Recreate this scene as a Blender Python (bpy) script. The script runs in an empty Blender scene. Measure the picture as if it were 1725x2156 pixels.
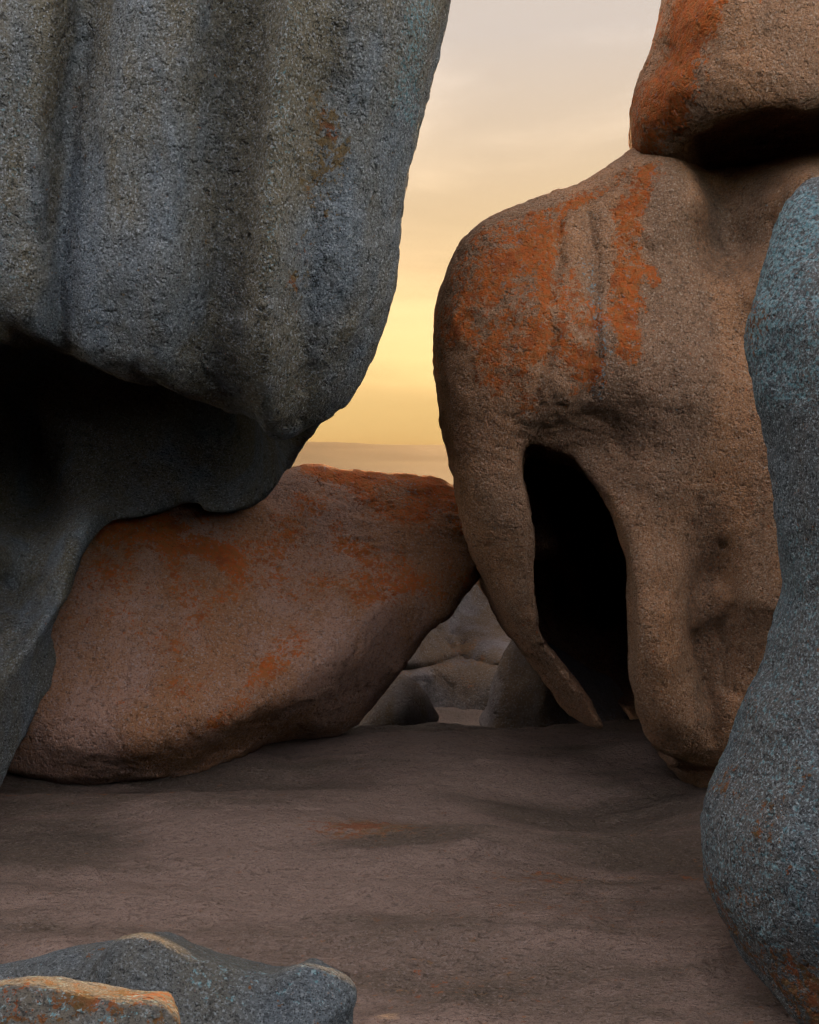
import bpy, math, time
import numpy as np

R = math.radians
sc = bpy.context.scene
T0 = time.time()

# ------------------------------------------------------------------ camera
FOC, UC, VH, EYE = 2300.0, 862.5, 985.0, 1.7      # focal length / optical centre in survey units, eye height
cam = bpy.data.cameras.new('camera')
cam.sensor_fit = 'VERTICAL'; cam.sensor_height = 36.0
cam.lens = FOC / 2156.0 * 36.0
cam.shift_y = -(1078.0 - VH) / 2156.0
cam.clip_start = 0.05; cam.clip_end = 120000
camo = bpy.data.objects.new('camera', cam)
camo.location = (0, 0, EYE); camo.rotation_euler = (R(90), 0, 0)
sc.collection.objects.link(camo); sc.camera = camo

# ------------------------------------------------------------------ sky, sun, exposure
SUN_EL, SUN_AZ = 11.35, 4.5
world = bpy.data.worlds.new('World'); sc.world = world; world.use_nodes = True
nt = world.node_tree; N = nt.nodes; L = nt.links
bg = N['Background']; bg.inputs['Strength'].default_value = 0.15
sky = N.new('ShaderNodeTexSky'); sky.sky_type = 'NISHITA'; sky.sun_disc = False
sky.sun_elevation = R(SUN_EL); sky.sun_rotation = R(SUN_AZ)
sky.air_density = 1.0; sky.dust_density = 1.2; sky.ozone_density = 1.0; sky.altitude = 60
tc = N.new('ShaderNodeTexCoord')
sep = N.new('ShaderNodeSeparateXYZ'); L.new(tc.outputs['Generated'], sep.inputs[0])
# thin evening cloud veil: its light depends on height above the horizon and on the angle to the sun
ramp = N.new('ShaderNodeValToRGB'); L.new(sep.outputs['Z'], ramp.inputs[0])
er = ramp.color_ramp
er.elements[0].position = 0.0; er.elements[0].color = (1.0, 0.67, 0.25, 1)
er.elements[1].position = 1.0; er.elements[1].color = (0.84, 0.73, 0.65, 1)
for p, c in ((0.05, (1.0, 0.67, 0.26, 1)), (0.14, (0.97, 0.66, 0.31, 1)), (0.24, (0.88, 0.65, 0.40, 1)),
             (0.37, (0.74, 0.64, 0.56, 1)), (0.6, (0.74, 0.68, 0.64, 1))):
    e = er.elements.new(p); e.color = c
sd = (math.sin(R(SUN_AZ)) * math.cos(R(SUN_EL)), math.cos(R(SUN_AZ)) * math.cos(R(SUN_EL)), math.sin(R(SUN_EL)))
dot = N.new('ShaderNodeVectorMath'); dot.operation = 'DOT_PRODUCT'
L.new(tc.outputs['Generated'], dot.inputs[0]); dot.inputs[1].default_value = sd
glow = N.new('ShaderNodeMapRange'); glow.interpolation_type = 'SMOOTHSTEP'
L.new(dot.outputs['Value'], glow.inputs[0])
glow.inputs[1].default_value = -0.2; glow.inputs[2].default_value = 0.95
glow.inputs[3].default_value = 0.0; glow.inputs[4].default_value = 1.0
# streaky clouds: noise on the direction, squeezed towards the horizon
mp = N.new('ShaderNodeMapping'); L.new(tc.outputs['Generated'], mp.inputs[0])
mp.inputs['Scale'].default_value = (2.2, 2.2, 8.0); mp.inputs['Rotation'].default_value = (0, R(-16), 0)
mp.inputs['Location'].default_value = (0.35, 0.0, 0.2)
cn = N.new('ShaderNodeTexNoise'); L.new(mp.outputs[0], cn.inputs['Vector'])
cn.inputs['Scale'].default_value = 1.25; cn.inputs['Detail'].default_value = 7; cn.inputs['Roughness'].default_value = 0.52
cn.inputs['Distortion'].default_value = 0.5
cr = N.new('ShaderNodeMapRange'); cr.interpolation_type = 'SMOOTHSTEP'
L.new(cn.outputs['Fac'], cr.inputs[0])
cr.inputs[1].default_value = 0.36; cr.inputs[2].default_value = 0.66; cr.inputs[3].default_value = 0.76; cr.inputs[4].default_value = 1.14
# unseen veil away from the sun, brightened and warmed to fill the rock faces
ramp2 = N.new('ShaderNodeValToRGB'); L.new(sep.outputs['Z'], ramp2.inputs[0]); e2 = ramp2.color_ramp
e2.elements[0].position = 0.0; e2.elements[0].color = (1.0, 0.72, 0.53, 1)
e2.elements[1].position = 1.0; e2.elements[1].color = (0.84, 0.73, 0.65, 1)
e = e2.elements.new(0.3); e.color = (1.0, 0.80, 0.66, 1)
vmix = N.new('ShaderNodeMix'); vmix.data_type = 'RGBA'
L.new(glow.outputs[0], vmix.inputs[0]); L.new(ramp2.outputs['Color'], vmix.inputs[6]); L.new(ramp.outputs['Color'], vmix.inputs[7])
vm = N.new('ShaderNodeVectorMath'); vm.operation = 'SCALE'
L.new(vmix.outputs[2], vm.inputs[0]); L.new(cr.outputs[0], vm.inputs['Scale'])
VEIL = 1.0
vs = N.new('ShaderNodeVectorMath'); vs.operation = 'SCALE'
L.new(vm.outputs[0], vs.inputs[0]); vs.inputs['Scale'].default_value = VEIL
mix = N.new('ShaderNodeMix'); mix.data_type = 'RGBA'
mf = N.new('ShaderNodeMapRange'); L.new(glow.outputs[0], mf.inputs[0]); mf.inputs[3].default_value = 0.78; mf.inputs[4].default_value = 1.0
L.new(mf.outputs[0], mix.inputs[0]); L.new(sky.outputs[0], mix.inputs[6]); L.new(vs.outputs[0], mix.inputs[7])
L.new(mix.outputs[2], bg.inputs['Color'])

sl = bpy.data.lights.new('sun', 'SUN'); sl.energy = 0.75; sl.angle = R(0.5); sl.color = (1.0, 0.60, 0.27)
slo = bpy.data.objects.new('sun', sl); sc.collection.objects.link(slo)
slo.rotation_euler = (R(90 - SUN_EL), 0, R(180 - SUN_AZ))
slo.location = (1, 12, 6)

vs_ = sc.view_settings
vs_.view_transform = 'Standard'; vs_.look = 'None'; vs_.gamma = 1.0; vs_.use_curve_mapping = False
vs_.exposure = 3.1
sc.cycles.max_bounces = 6; sc.cycles.diffuse_bounces = 0; sc.cycles.volume_bounces = 1
sc.cycles.use_denoising = True; sc.cycles.use_adaptive_sampling = True; sc.cycles.adaptive_threshold = 0.03; sc.cycles.adaptive_min_samples = 12

# ------------------------------------------------------------------ numeric helpers
rng = np.random.RandomState(7)
LAT = rng.rand(64, 64, 64).astype(np.float32) * 2 - 1

def vnoise(p):
    """smooth value noise, p (n,3) in lattice units -> [-1,1]"""
    i = np.floor(p).astype(np.int64); f = (p - i).astype(np.float32)
    f = f * f * f * (f * (f * 6 - 15) + 10)
    x0, y0, z0 = i[:, 0] & 63, i[:, 1] & 63, i[:, 2] & 63
    x1, y1, z1 = (x0 + 1) & 63, (y0 + 1) & 63, (z0 + 1) & 63
    fx, fy, fz = f[:, 0], f[:, 1], f[:, 2]
    a = LAT[x0, y0, z0] * (1 - fx) + LAT[x1, y0, z0] * fx
    b = LAT[x0, y1, z0] * (1 - fx) + LAT[x1, y1, z0] * fx
    c = LAT[x0, y0, z1] * (1 - fx) + LAT[x1, y0, z1] * fx
    d = LAT[x0, y1, z1] * (1 - fx) + LAT[x1, y1, z1] * fx
    return (a * (1 - fy) + b * fy) * (1 - fz) + (c * (1 - fy) + d * fy) * fz

ROT = np.array([[0.36, 0.48, -0.8], [-0.8, 0.6, 0.0], [0.48, 0.64, 0.6]])
def fbm(p, freq, octs=4, gain=0.5, ridged=False):
    q = (p @ ROT.T) * freq + 11.3
    s = np.zeros(len(p), np.float32); a = 1.0; tot = 0
    for o in range(octs):
        n = vnoise(q)
        s += a * ((1 - 2 * np.abs(n)) if ridged else n); tot += a
        a *= gain; q = (q @ ROT.T) * 2.03 + 5.7
    return s / tot

def sst(a, b, x):
    t = np.clip((x - a) / (b - a), 0, 1); return t * t * (3 - 2 * t)

def px(u, v, y):
    return (u - UC) / FOC * y, EYE - (v - VH) / FOC * y

def spline(pts, n=6):
    p = np.array(pts, float); m = len(p); out = []
    for i in range(m):
        p0, p1, p2, p3 = p[(i - 1) % m], p[i], p[(i + 1) % m], p[(i + 2) % m]
        for k in range(n):
            t = k / n
            out.append(0.5 * (2 * p1 + (p2 - p0) * t + (2 * p0 - 5 * p1 + 4 * p2 - p3) * t * t + (3 * p1 - p0 - 3 * p2 + p3) * t ** 3))
    return np.array(out)

def seg_dist(P, A, B):
    d = B - A; t = np.clip(((P - A) @ d) / max(d @ d, 1e-12), 0, 1)
    return np.hypot(P[:, 0] - A[0] - t * d[0], P[:, 1] - A[1] - t * d[1])

def poly_sd(P, poly):
    """signed distance to a closed polygon, negative inside"""
    n = len(poly); dist = np.full(len(P), 1e9); ins = np.zeros(len(P), bool)
    for i in range(n):
        A, B = poly[i], poly[(i + 1) % n]
        dist = np.minimum(dist, seg_dist(P, A, B))
        c = (A[1] > P[:, 1]) != (B[1] > P[:, 1])
        if A[1] != B[1]:
            ins ^= c & (P[:, 0] < (B[0] - A[0]) * (P[:, 1] - A[1]) / (B[1] - A[1]) + A[0])
    return np.where(ins, -dist, dist)

def line_sd(P, pts):
    pts = np.array(pts, float); d = np.full(len(P), 1e9)
    for i in range(len(pts) - 1):
        d = np.minimum(d, seg_dist(P, pts[i], pts[i + 1]))
    return d

def rbf(ctrl, P, smooth=1e-3):
    """thin plate spline through (a,b,value) evaluated at P"""
    c = np.array(ctrl, float); n = len(c)
    def K(a, b):
        r2 = ((a[:, None, :] - b[None, :, :]) ** 2).sum(-1)
        return 0.5 * r2 * np.log(r2 + 1e-9)
    A = np.zeros((n + 3, n + 3)); A[:n, :n] = K(c[:, :2], c[:, :2]) + smooth * np.eye(n)
    A[:n, n] = 1; A[:n, n + 1:] = c[:, :2]; A[n, :n] = 1; A[n + 1:, :n] = c[:, :2].T
    w = np.linalg.solve(A, np.concatenate([c[:, 2], np.zeros(3)]))
    return K(P, c[:, :2]) @ w[:n] + w[n] + P @ w[n + 1:]

def rmax(a, b, r):
    return np.minimum(-r, np.maximum(a, b)) + np.sqrt(np.maximum(r + a, 0) ** 2 + np.maximum(r + b, 0) ** 2)
def smin(a, b, k):
    h = np.clip(0.5 + 0.5 * (b - a) / k, 0, 1); return b * (1 - h) + a * h - k * h * (1 - h)
def smax(a, b, k): return -smin(-a, -b, k)

def surface_nets(F, org, h):
    nx, ny, nz = F.shape; cs = (nx - 1, ny - 1, nz - 1); S = F < 0
    nc = cs[0] * cs[1] * cs[2]
    cells, pts, quads = [], [], []
    for ax in range(3):
        a = [slice(None)] * 3; b = [slice(None)] * 3
        a[ax] = slice(0, -1); b[ax] = slice(1, None)
        I = np.argwhere(S[tuple(a)] != S[tuple(b)])
        o1, o2 = [(1, 2), (2, 0), (0, 1)][ax]
        ok = (I[:, o1] > 0) & (I[:, o2] > 0) & (I[:, o1] < F.shape[o1] - 1) & (I[:, o2] < F.shape[o2] - 1)
        I = I[ok]
        J = I.copy(); J[:, ax] += 1
        fa = F[I[:, 0], I[:, 1], I[:, 2]]; fb = F[J[:, 0], J[:, 1], J[:, 2]]
        P = I.astype(np.float64); P[:, ax] += fa / (fa - fb)
        q = []
        for d1, d2 in ((-1, -1), (0, -1), (0, 0), (-1, 0)):
            Cc = I.copy(); Cc[:, o1] += d1; Cc[:, o2] += d2
            ci = (Cc[:, 0] * cs[1] + Cc[:, 1]) * cs[2] + Cc[:, 2]
            q.append(ci); cells.append(ci); pts.append(P)
        q = np.stack(q, 1); flip = fa > 0
        q[flip] = q[flip][:, ::-1]
        quads.append(q)
    cells = np.concatenate(cells); pts = np.concatenate(pts); quads = np.concatenate(quads)
    uq, inv = np.unique(cells, return_inverse=True)
    cnt = np.bincount(inv, minlength=len(uq)).astype(float)
    V = np.stack([np.bincount(inv, weights=pts[:, k], minlength=len(uq)) / cnt for k in range(3)], 1)
    return V * h + np.array(org), np.searchsorted(uq, quads)

def vnormals(V, Q):
    n = np.cross(V[Q[:, 2]] - V[Q[:, 0]], V[Q[:, 3]] - V[Q[:, 1]])
    out = np.stack([sum(np.bincount(Q[:, c], weights=n[:, k], minlength=len(V)) for c in range(4)) for k in range(3)], 1)
    return out / (np.linalg.norm(out, axis=1, keepdims=True) + 1e-12)

def make_mesh(name, V, Q, mat, attrs=None, base=None, kind=None, label=None, cat=None, group=None):
    base = np.array(base if base is not None else (0, 0, 0), float)
    me = bpy.data.meshes.new(name)
    me.vertices.add(len(V)); me.vertices.foreach_set('co', (V - base).astype(np.float32).ravel())
    me.loops.add(Q.size); me.loops.foreach_set('vertex_index', Q.astype(np.int32).ravel())
    k = Q.shape[1]; me.polygons.add(len(Q))
    me.polygons.foreach_set('loop_start', np.arange(0, Q.size, k, dtype=np.int32))
    me.polygons.foreach_set('loop_total', np.full(len(Q), k, np.int32))
    me.polygons.foreach_set('use_smooth', np.ones(len(Q), bool))
    me.update(calc_edges=True); me.validate()
    for an, val in (attrs or {}).items():
        at = me.attributes.new(an, 'FLOAT', 'POINT'); at.data.foreach_set('value', np.asarray(val, np.float32))
    me.materials.append(mat)
    o = bpy.data.objects.new(name, me); o.location = base; sc.collection.objects.link(o)
    if kind: o['kind'] = kind
    if label: o['label'] = label
    if cat: o['category'] = cat
    if group: o['group'] = group
    print(f'{name}: {len(V)} verts  {time.time() - T0:.1f}s')
    return o

def rough(V, Q, amps, seed=0.0):
    """weathering relief: amps = list of (wavelength m, amplitude m, ridged)"""
    n = vnormals(V, Q); P = V + seed
    d = np.zeros(len(V))
    for wl, am, rd in amps:
        if rd == 'flake':                            # thin sheets that have spalled off, with ragged edges
            q = fbm(P, 1.0 / wl, 5, 0.55)
            d += am * (sst(0.06, 0.10, q) + 0.7 * sst(-0.16, -0.12, q))
        else:
            d += am * fbm(P, 1.0 / wl, 3, 0.5, rd)
    return V + n * d[:, None]

# ------------------------------------------------------------------ materials
def granite(name, tone_a, tone_b, dark, light, lichen_a=(0.64, 0.135, 0.018), lichen_b=(0.50, 0.16, 0.04),
            lichen_c=(0.36, 0.085, 0.025), speck=1.0, grain=95.0, bump=1.0, stain_shade_col=(0.045, 0.042, 0.038), flat=1.0, pale=(0.33, 0.33, 0.31),
            stretch=(1, 1, 1), pit_fac=0.35, pit_dark=0.0, pit_scale=0.30, use_lichen=True, use_crust=True, added_dark=False, gloss=(0.86, 0.22)):
    m = bpy.data.materials.new(name); m.use_nodes = True
    nt = m.node_tree; N = nt.nodes; L = nt.links
    b = N['Principled BSDF']; b.inputs['Roughness'].default_value = gloss[0]
    b.inputs['Specular IOR Level'].default_value = gloss[1]
    tc = N.new('ShaderNodeTexCoord'); mp = N.new('ShaderNodeMapping')
    L.new(tc.outputs['Object'], mp.inputs[0]); mp.inputs['Scale'].default_value = stretch
    vec = mp.outputs[0]
    def noise(scale, detail=3, rgh=0.55, dist=0.0, v=None):
        n = N.new('ShaderNodeTexNoise'); L.new(v or vec, n.inputs['Vector'])
        n.inputs['Scale'].default_value = scale; n.inputs['Detail'].default_value = detail
        n.inputs['Roughness'].default_value = rgh; n.inputs['Distortion'].default_value = dist
        return n.outputs['Fac']
    def mr(x, a, c, lo=0.0, hi=1.0):
        n = N.new('ShaderNodeMapRange'); n.interpolation_type = 'SMOOTHSTEP'
        L.new(x, n.inputs[0])
        for i, val in ((1, a), (2, c), (3, lo), (4, hi)): n.inputs[i].default_value = val
        return n.outputs[0]
    def mth(op, x, y):
        n = N.new('ShaderNodeMath'); n.operation = op
        for i, val in ((0, x), (1, y)):
            if isinstance(val, (int, float)): n.inputs[i].default_value = val
            else: L.new(val, n.inputs[i])
        return n.outputs[0]
    def mixc(f, x, y):
        n = N.new('ShaderNodeMix'); n.data_type = 'RGBA'
        if isinstance(f, (int, float)): n.inputs[0].default_value = f
        else: L.new(f, n.inputs[0])
        for i, val in ((6, x), (7, y)):
            if isinstance(val, tuple): n.inputs[i].default_value = (*val, 1)
            else: L.new(val, n.inputs[i])
        return n.outputs[2]
    def attr(nm):
        a = N.new('ShaderNodeAttribute'); a.attribute_name = nm; return a.outputs['Fac']
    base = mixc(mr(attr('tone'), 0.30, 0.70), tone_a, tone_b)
    # crystals: pale feldspar, dark mica, at several sizes
    g1 = noise(grain, 2, 0.6); g2 = noise(grain * 2.1, 1, 0.5); g3 = noise(grain * 0.42, 2, 0.6)
    base = mixc(mth('MULTIPLY', mr(g1, 0.52, 0.66), 0.70 * speck), base, light)
    base = mixc(mth('MULTIPLY', mr(g2, 0.57, 0.66), 0.80 * speck), base, dark)
    base = mixc(mth('MULTIPLY', mr(g3, 0.54, 0.74), 0.60 * speck), base, dark)
    ln = noise(33, 4, 0.72, 0.2)
    # water streaks and algae, with some painted shade, where the mask is set
    base = mixc(mr(mth('ADD', attr('stain_shade'), mth('MULTIPLY', mth('SUBTRACT', ln, 0.5), 0.9)), 0.20, 0.90, 0.0, 0.80), base, stain_shade_col)
    # lichen: crusts with ragged edges
    if use_lichen:
        li = attr('lichen')
        lf = mth('ADD', mth('ADD', mth('MULTIPLY', li, 1.18), mth('MULTIPLY', mth('SUBTRACT', g1, 0.5), 1.1)), mth('MULTIPLY', mth('SUBTRACT', ln, 0.45), 2.3))
        lcol = mixc(mr(g3, 0.40, 0.62), lichen_a, lichen_b)
        lcol = mixc(mr(noise(11, 2, 0.5), 0.52, 0.66, 0.0, 0.6), lcol, lichen_c)
        base = mixc(mr(lf, 0.50, 0.60, 0.0, 0.92), base, lcol)
        pf = mth('MULTIPLY', mr(li, 0.15, 0.5), mr(noise(27, 3, 0.7), 0.60, 0.68))
        base = mixc(mth('MULTIPLY', pf, 0.55), base, pale)
    if use_crust:                                   # a second, blue-green crust
        tf = mr(mth('ADD', attr('crust'), mth('MULTIPLY', mth('SUBTRACT', noise(58, 3, 0.75), 0.5), 2.6)), 0.42, 0.62, 0.0, 0.8)
        base = mixc(tf, base, mixc(mr(g1, 0.4, 0.6), (0.16, 0.34, 0.38), (0.32, 0.45, 0.47)))
    pit = mr(noise(grain * pit_scale, 2, 0.6), 0.28, 0.47)
    if pit_dark: base = mixc(mth('MULTIPLY', mth('SUBTRACT', 1.0, pit), pit_dark), base, dark)
    if added_dark:                                       # dark scrub colour added behind the viewpoint and far out to cut bounce
        base = mixc(mr(attr('added_dark'), 0.3, 0.7), base, mixc(mr(ln, 0.4, 0.6), (0.030, 0.036, 0.018), (0.060, 0.058, 0.032)))
    L.new(base, b.inputs['Base Color'])
    # relief: pits and grains
    h1 = noise(grain * 0.6, 3, 0.7)
    h = mth('ADD', mth('MULTIPLY', h1, 0.75), mth('MULTIPLY', pit, pit_fac))
    bp = N.new('ShaderNodeBump'); bp.inputs['Strength'].default_value = min(1.0, 0.9 * bump); bp.inputs['Distance'].default_value = 0.014 * bump
    L.new(h, bp.inputs['Height'])
    L.new(bp.outputs[0], b.inputs['Normal'])
    return m

M_grey = granite('grey_granite', (0.245, 0.280, 0.305), (0.255, 0.218, 0.150), (0.035, 0.035, 0.032), (0.54, 0.56, 0.57), lichen_a=(0.24, 0.15, 0.06), lichen_b=(0.19, 0.13, 0.06), speck=1.2, grain=100, bump=1.2)
M_tan = granite('tan_granite', (0.58, 0.285, 0.140), (0.42, 0.235, 0.135), (0.065, 0.036, 0.022), (0.70, 0.52, 0.38), speck=1.0, grain=100, bump=1.2)
M_rose = granite('rose_granite', (0.56, 0.310, 0.210), (0.49, 0.230, 0.110), (0.10, 0.055, 0.04), (0.58, 0.46, 0.42), speck=0.85, grain=78, bump=1.2)
M_blue = granite('blue_crusted_granite', (0.142, 0.165, 0.178), (0.170, 0.160, 0.150), (0.03, 0.034, 0.036), (0.44, 0.52, 0.54), lichen_a=(0.26, 0.09, 0.025), lichen_b=(0.18, 0.10, 0.03), speck=1.25, grain=115, bump=1.2)
M_platform = granite('platform_granite', (0.360, 0.240, 0.185), (0.165, 0.115, 0.080), (0.045, 0.034, 0.028), (0.38, 0.29, 0.25), lichen_a=(0.33, 0.14, 0.06), lichen_b=(0.26, 0.16, 0.08), speck=0.78, grain=125, bump=1.15, pit_fac=0.45, pit_scale=0.5, use_crust=False, added_dark=True, stretch=(0.6, 1.15, 1.0), gloss=(0.66, 0.40))
M_low = granite('weathered_granite', (0.140, 0.162, 0.178), (0.150, 0.142, 0.120), (0.03, 0.032, 0.032), (0.30, 0.335, 0.345), lichen_a=(0.20, 0.09, 0.03), lichen_b=(0.15, 0.09, 0.04), speck=1.1, grain=150, bump=1.0)
M_far = granite('far_granite', (0.26, 0.212, 0.195), (0.215, 0.138, 0.085), (0.10, 0.09, 0.08), (0.44, 0.42, 0.42), speck=0.6, grain=70, bump=1.0, use_crust=False, lichen_a=(0.30, 0.165, 0.08), lichen_b=(0.26, 0.16, 0.09))

# ------------------------------------------------------------------ boulders
class Rock:
    """implicit boulder on a voxel grid: plan outlines in x/z, depth functions in y"""
    def __init__(s, name, lo, hi, h):
        s.name, s.h, s.org = name, h, np.array(lo, float)
        n = [int(math.ceil((hi[k] - lo[k]) / h)) + 1 for k in range(3)]
        s.xs = lo[0] + h * np.arange(n[0]); s.ys = lo[1] + h * np.arange(n[1]); s.zs = lo[2] + h * np.arange(n[2])
        X, Z = np.meshgrid(s.xs, s.zs, indexing='ij')
        s.P2 = np.stack([X.ravel(), Z.ravel()], 1); s.sh = X.shape
        s.Y = s.ys[None, :, None].astype(np.float32)
    def sd(s, outline, y, smooth=5):
        pts = [px(u, v, y) for u, v in outline]
        poly = spline(pts, smooth) if smooth else np.array(pts)
        return poly_sd(s.P2, poly).reshape(s.sh).astype(np.float32)
    def surf(s, ctrl, smooth=1e-3):
        c = [(*px(u, v, y), y) for u, v, y in ctrl]
        return rbf(c, s.P2, smooth).reshape(s.sh).astype(np.float32)
    def line(s, pts, y):
        return line_sd(s.P2, [px(u, v, y) for u, v in pts]).reshape(s.sh).astype(np.float32)
    def body(s, d2, front, back, ysil, r=0.25, rb=0.4, tf=0.15, tb=0.5, e=0.2):
        """round-edged solid: widest at depth ysil, tapering towards front (tf) and back (tb)"""
        c3 = lambda a: a[:, None, :] if isinstance(a, np.ndarray) else a
        t = s.Y - c3(ysil); q = (np.sqrt(t * t + e * e) - e)
        ins = np.where(t < 0, c3(tf) * q, c3(tb) * q).astype(np.float32)
        D = d2[:, None, :] + ins
        F = rmax(D, front[:, None, :] - s.Y, r)
        return rmax(F, s.Y - back, rb)
    def ell(s, u, v, y, rx, ry, rz):
        x, z = px(u, v, y)
        q = np.sqrt(((s.xs[:, None, None] - x) / rx) ** 2 + ((s.Y - y) / ry) ** 2 + ((s.zs[None, None, :] - z) / rz) ** 2).astype(np.float32)
        return (q - 1) * min(rx, ry, rz)
    def finish(s, F, mat, relief, seed, yref, paint, base, **kw):
        V, Q = surface_nets(F.astype(np.float32), s.org, s.h)
        V = rough(V, Q, relief, seed)
        nrm = vnormals(V, Q)
        UV = np.stack([UC + V[:, 0] / yref * FOC, VH - (V[:, 2] - EYE) / yref * FOC], 1)
        # break up painted borders
        w = np.stack([fbm(V + 3.1, 3.0, 4), fbm(V + 9.7, 3.0, 4)], 1)
        attrs = paint(UV + w * 28.0, V, nrm)
        attrs['lichen'] = attrs['lichen'] + np.where(attrs['lichen'] > 0.01, 0.45 * fbm(V + 21.0, 6.0, 3), 0)
        attrs['tone'] = 0.5 + 0.62 * fbm(V * np.array([1, 1, 0.22]) + 33.0, 3.0, 5, 0.65)
        return make_mesh(s.name, V, Q, mat, attrs, base, **kw)

def blobs(P, lst):
    """soft painted patches: list of (polyline, half width, strength)"""
    out = np.zeros(len(P))
    for pts, wd, st in lst:
        if len(pts) == 1: d = np.hypot(P[:, 0] - pts[0][0], P[:, 1] - pts[0][1])
        else: d = line_sd(P, pts)
        out = np.maximum(out, st * sst(1.25 * wd, 0.35 * wd, d))
    return out

# ---- overhanging grey boulder on the left
LEFT_SIL = [(-400, -420), (300, -470), (800, -420), (945, -250), (927, 0), (907, 110), (882, 220), (858, 320), (838, 400), (826, 480), (820, 540),
            (803, 630), (770, 755), (724, 860), (684, 912), (640, 960), (602, 1000), (570, 1032), (522, 1067), (480, 1080),
            (440, 1085), (402, 1081), (385, 1070), (368, 1064), (340, 1066), (310, 1079), (262, 1093), (217, 1096), (196, 1110), (166, 1170),
            (148, 1258), (130, 1330), (124, 1392), (114, 1440), (90, 1496), (68, 1556), (52, 1625), (16, 1700), (-15, 1820), (-170, 1840), (-400, 1700), (-480, 600)]
HOOD = [(-400, -560), (300, -600), (900, -560), (1005, -300), (945, 0), (925, 110), (899, 220), (873, 320), (852, 400), (838, 480), (832, 540), (814, 630),
        (780, 750), (738, 850), (700, 905), (655, 945), (618, 960), (585, 930), (555, 880), (520, 862), (480, 857), (440, 847), (400, 836), (365, 818), (338, 806), (318, 811), (290, 806),
        (240, 792), (200, 772), (150, 745), (100, 722), (77, 716), (62, 736), (40, 730), (0, 700), (-100, 680), (-400, 660)]
rk = Rock('overhanging_boulder', (-3.3, 3.75, -0.2), (0.35, 7.8, 4.7), 0.0170)
# lower, set-back mass with the pillar and the cave wall
cave = rk.surf([(u, v, y) for u in (40, 150, 260, 370) for v, y in ((480, 4.9), (610, 4.95), (700, 6.2), (780, 6.75), (860, 6.85), (930, 6.75))] +
               [(u, 1000, 6.6) for u in (250, 330, 420)] + [(u, 1060, 6.45) for u in (240, 330, 420)] + [(500, 1060, 6.35), (540, 1000, 6.4), (500, 900, 6.8), (500, 780, 6.3), (560, 930, 6.3), (615, 965, 5.6), (655, 935, 5.2), (600, 850, 5.2),
                (-70, 900, 6.5), (-170, 900, 5.9), (-280, 900, 5.0), (-280, 700, 5.0), (-280, 1200, 4.8), (-170, 1150, 5.5), (-70, 1130, 6.1), (-70, 780, 6.4), (40, 1010, 6.7), (130, 1010, 6.65), (20, 1120, 6.4), (110, 1120, 6.3), (180, 1100, 6.05), (150, 1180, 5.92), (0, 1220, 6.15), (60, 1270, 5.92), (115, 1300, 5.78), (20, 1400, 5.66), (60, 1350, 5.74), (75, 1430, 5.74),
                (-40, 1500, 5.45), (40, 1500, 5.68), (0, 1580, 5.6), (-100, 1600, 5.2), (-100, 1350, 5.5), (-260, 1600, 4.7), (500, 0, 5.4), (0, 0, 5.4), (800, 200, 5.4), (760, 700, 5.1)], 0.01)
cave = np.clip(cave, 4.3, 6.85)
ridge = rk.line([(110, 1290), (40, 1400), (-40, 1500), (-90, 1570)], 5.7)
cave -= 0.10 * np.exp(-(ridge / 0.05) ** 2)
gl = rk.line([(118, 1340), (70, 1430), (10, 1540)], 5.7)
cave += 0.05 * np.exp(-(gl / 0.05) ** 2)
zz = rk.P2[:, 1].reshape(rk.sh).astype(np.float32)
A = rk.body(rk.sd(LEFT_SIL, 6.0), cave, 7.62, np.maximum(cave, 5.0) + 0.06, r=0.10, rb=0.5, tf=0.05, tb=0.5)
# hood with flutes: profile across lines that run down the face
face = rk.surf([(-200, 0, 4.30), (100, 0, 4.22), (400, 0, 4.12), (700, 0, 4.12), (880, 0, 4.35), (-200, 400, 4.30), (100, 400, 4.28), (400, 400, 4.2), (650, 400, 4.24), (800, 400, 4.45),
                (-200, 690, 4.45), (60, 690, 4.40), (300, 760, 4.42), (500, 800, 4.45), (640, 760, 4.52), (740, 720, 4.62), (620, 880, 4.72), (690, 850, 4.8), (560, 850, 4.6), (650, 930, 5.0), (400, -500, 4.1), (0, -500, 4.3), (900, -400, 4.3)], 0.01)
U = UC + rk.P2[:, 0].reshape(rk.sh) / 4.25 * FOC; Vv = VH - (rk.P2[:, 1].reshape(rk.sh) - EYE) / 4.25 * FOC
Uw = U + 14 * fbm(np.stack([rk.P2[:, 0] * 0.5, rk.P2[:, 0] * 0, rk.P2[:, 1]], 1), 1.3, 3).reshape(rk.sh)
tt = np.clip(Vv / 760.0, -0.9, 1.4)
top = np.array([-120, 40, 140, 165, 300, 395, 432, 470, 520, 565, 592, 622, 660, 700, 740, 790, 850, 930]); bot = np.array([-240, -60, 55, 78, 190, 280, 330, 372, 425, 478, 512, 545, 585, 620, 660, 710, 760, 830])
val = np.array([0, -0.055, -0.03, 0.055, -0.030, -0.030, -0.045, 0.015, 0.060, 0.040, 0.0, -0.055, -0.015, 0.012, -0.012, -0.02, 0.0, 0.03])
prof = np.zeros_like(U)
for j in range(rk.sh[1]):
    t = tt[0, j]; prof[:, j] = np.interp(Uw[:, j], top * (1 - t) + bot * t, val)
for _ in range(1):
    prof[1:-1] = (prof[:-2] + 2 * prof[1:-1] + prof[2:]) / 4
face = face + 1.9 * prof.astype(np.float32)
B = rk.body(rk.sd(HOOD, 4.75, 4), face, (4.90 + 2.0 * sst(2.45, 2.8, zz)).astype(np.float32)[:, None, :], 4.75, r=0.10, rb=0.12, tf=0.10, tb=0.25)
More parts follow.
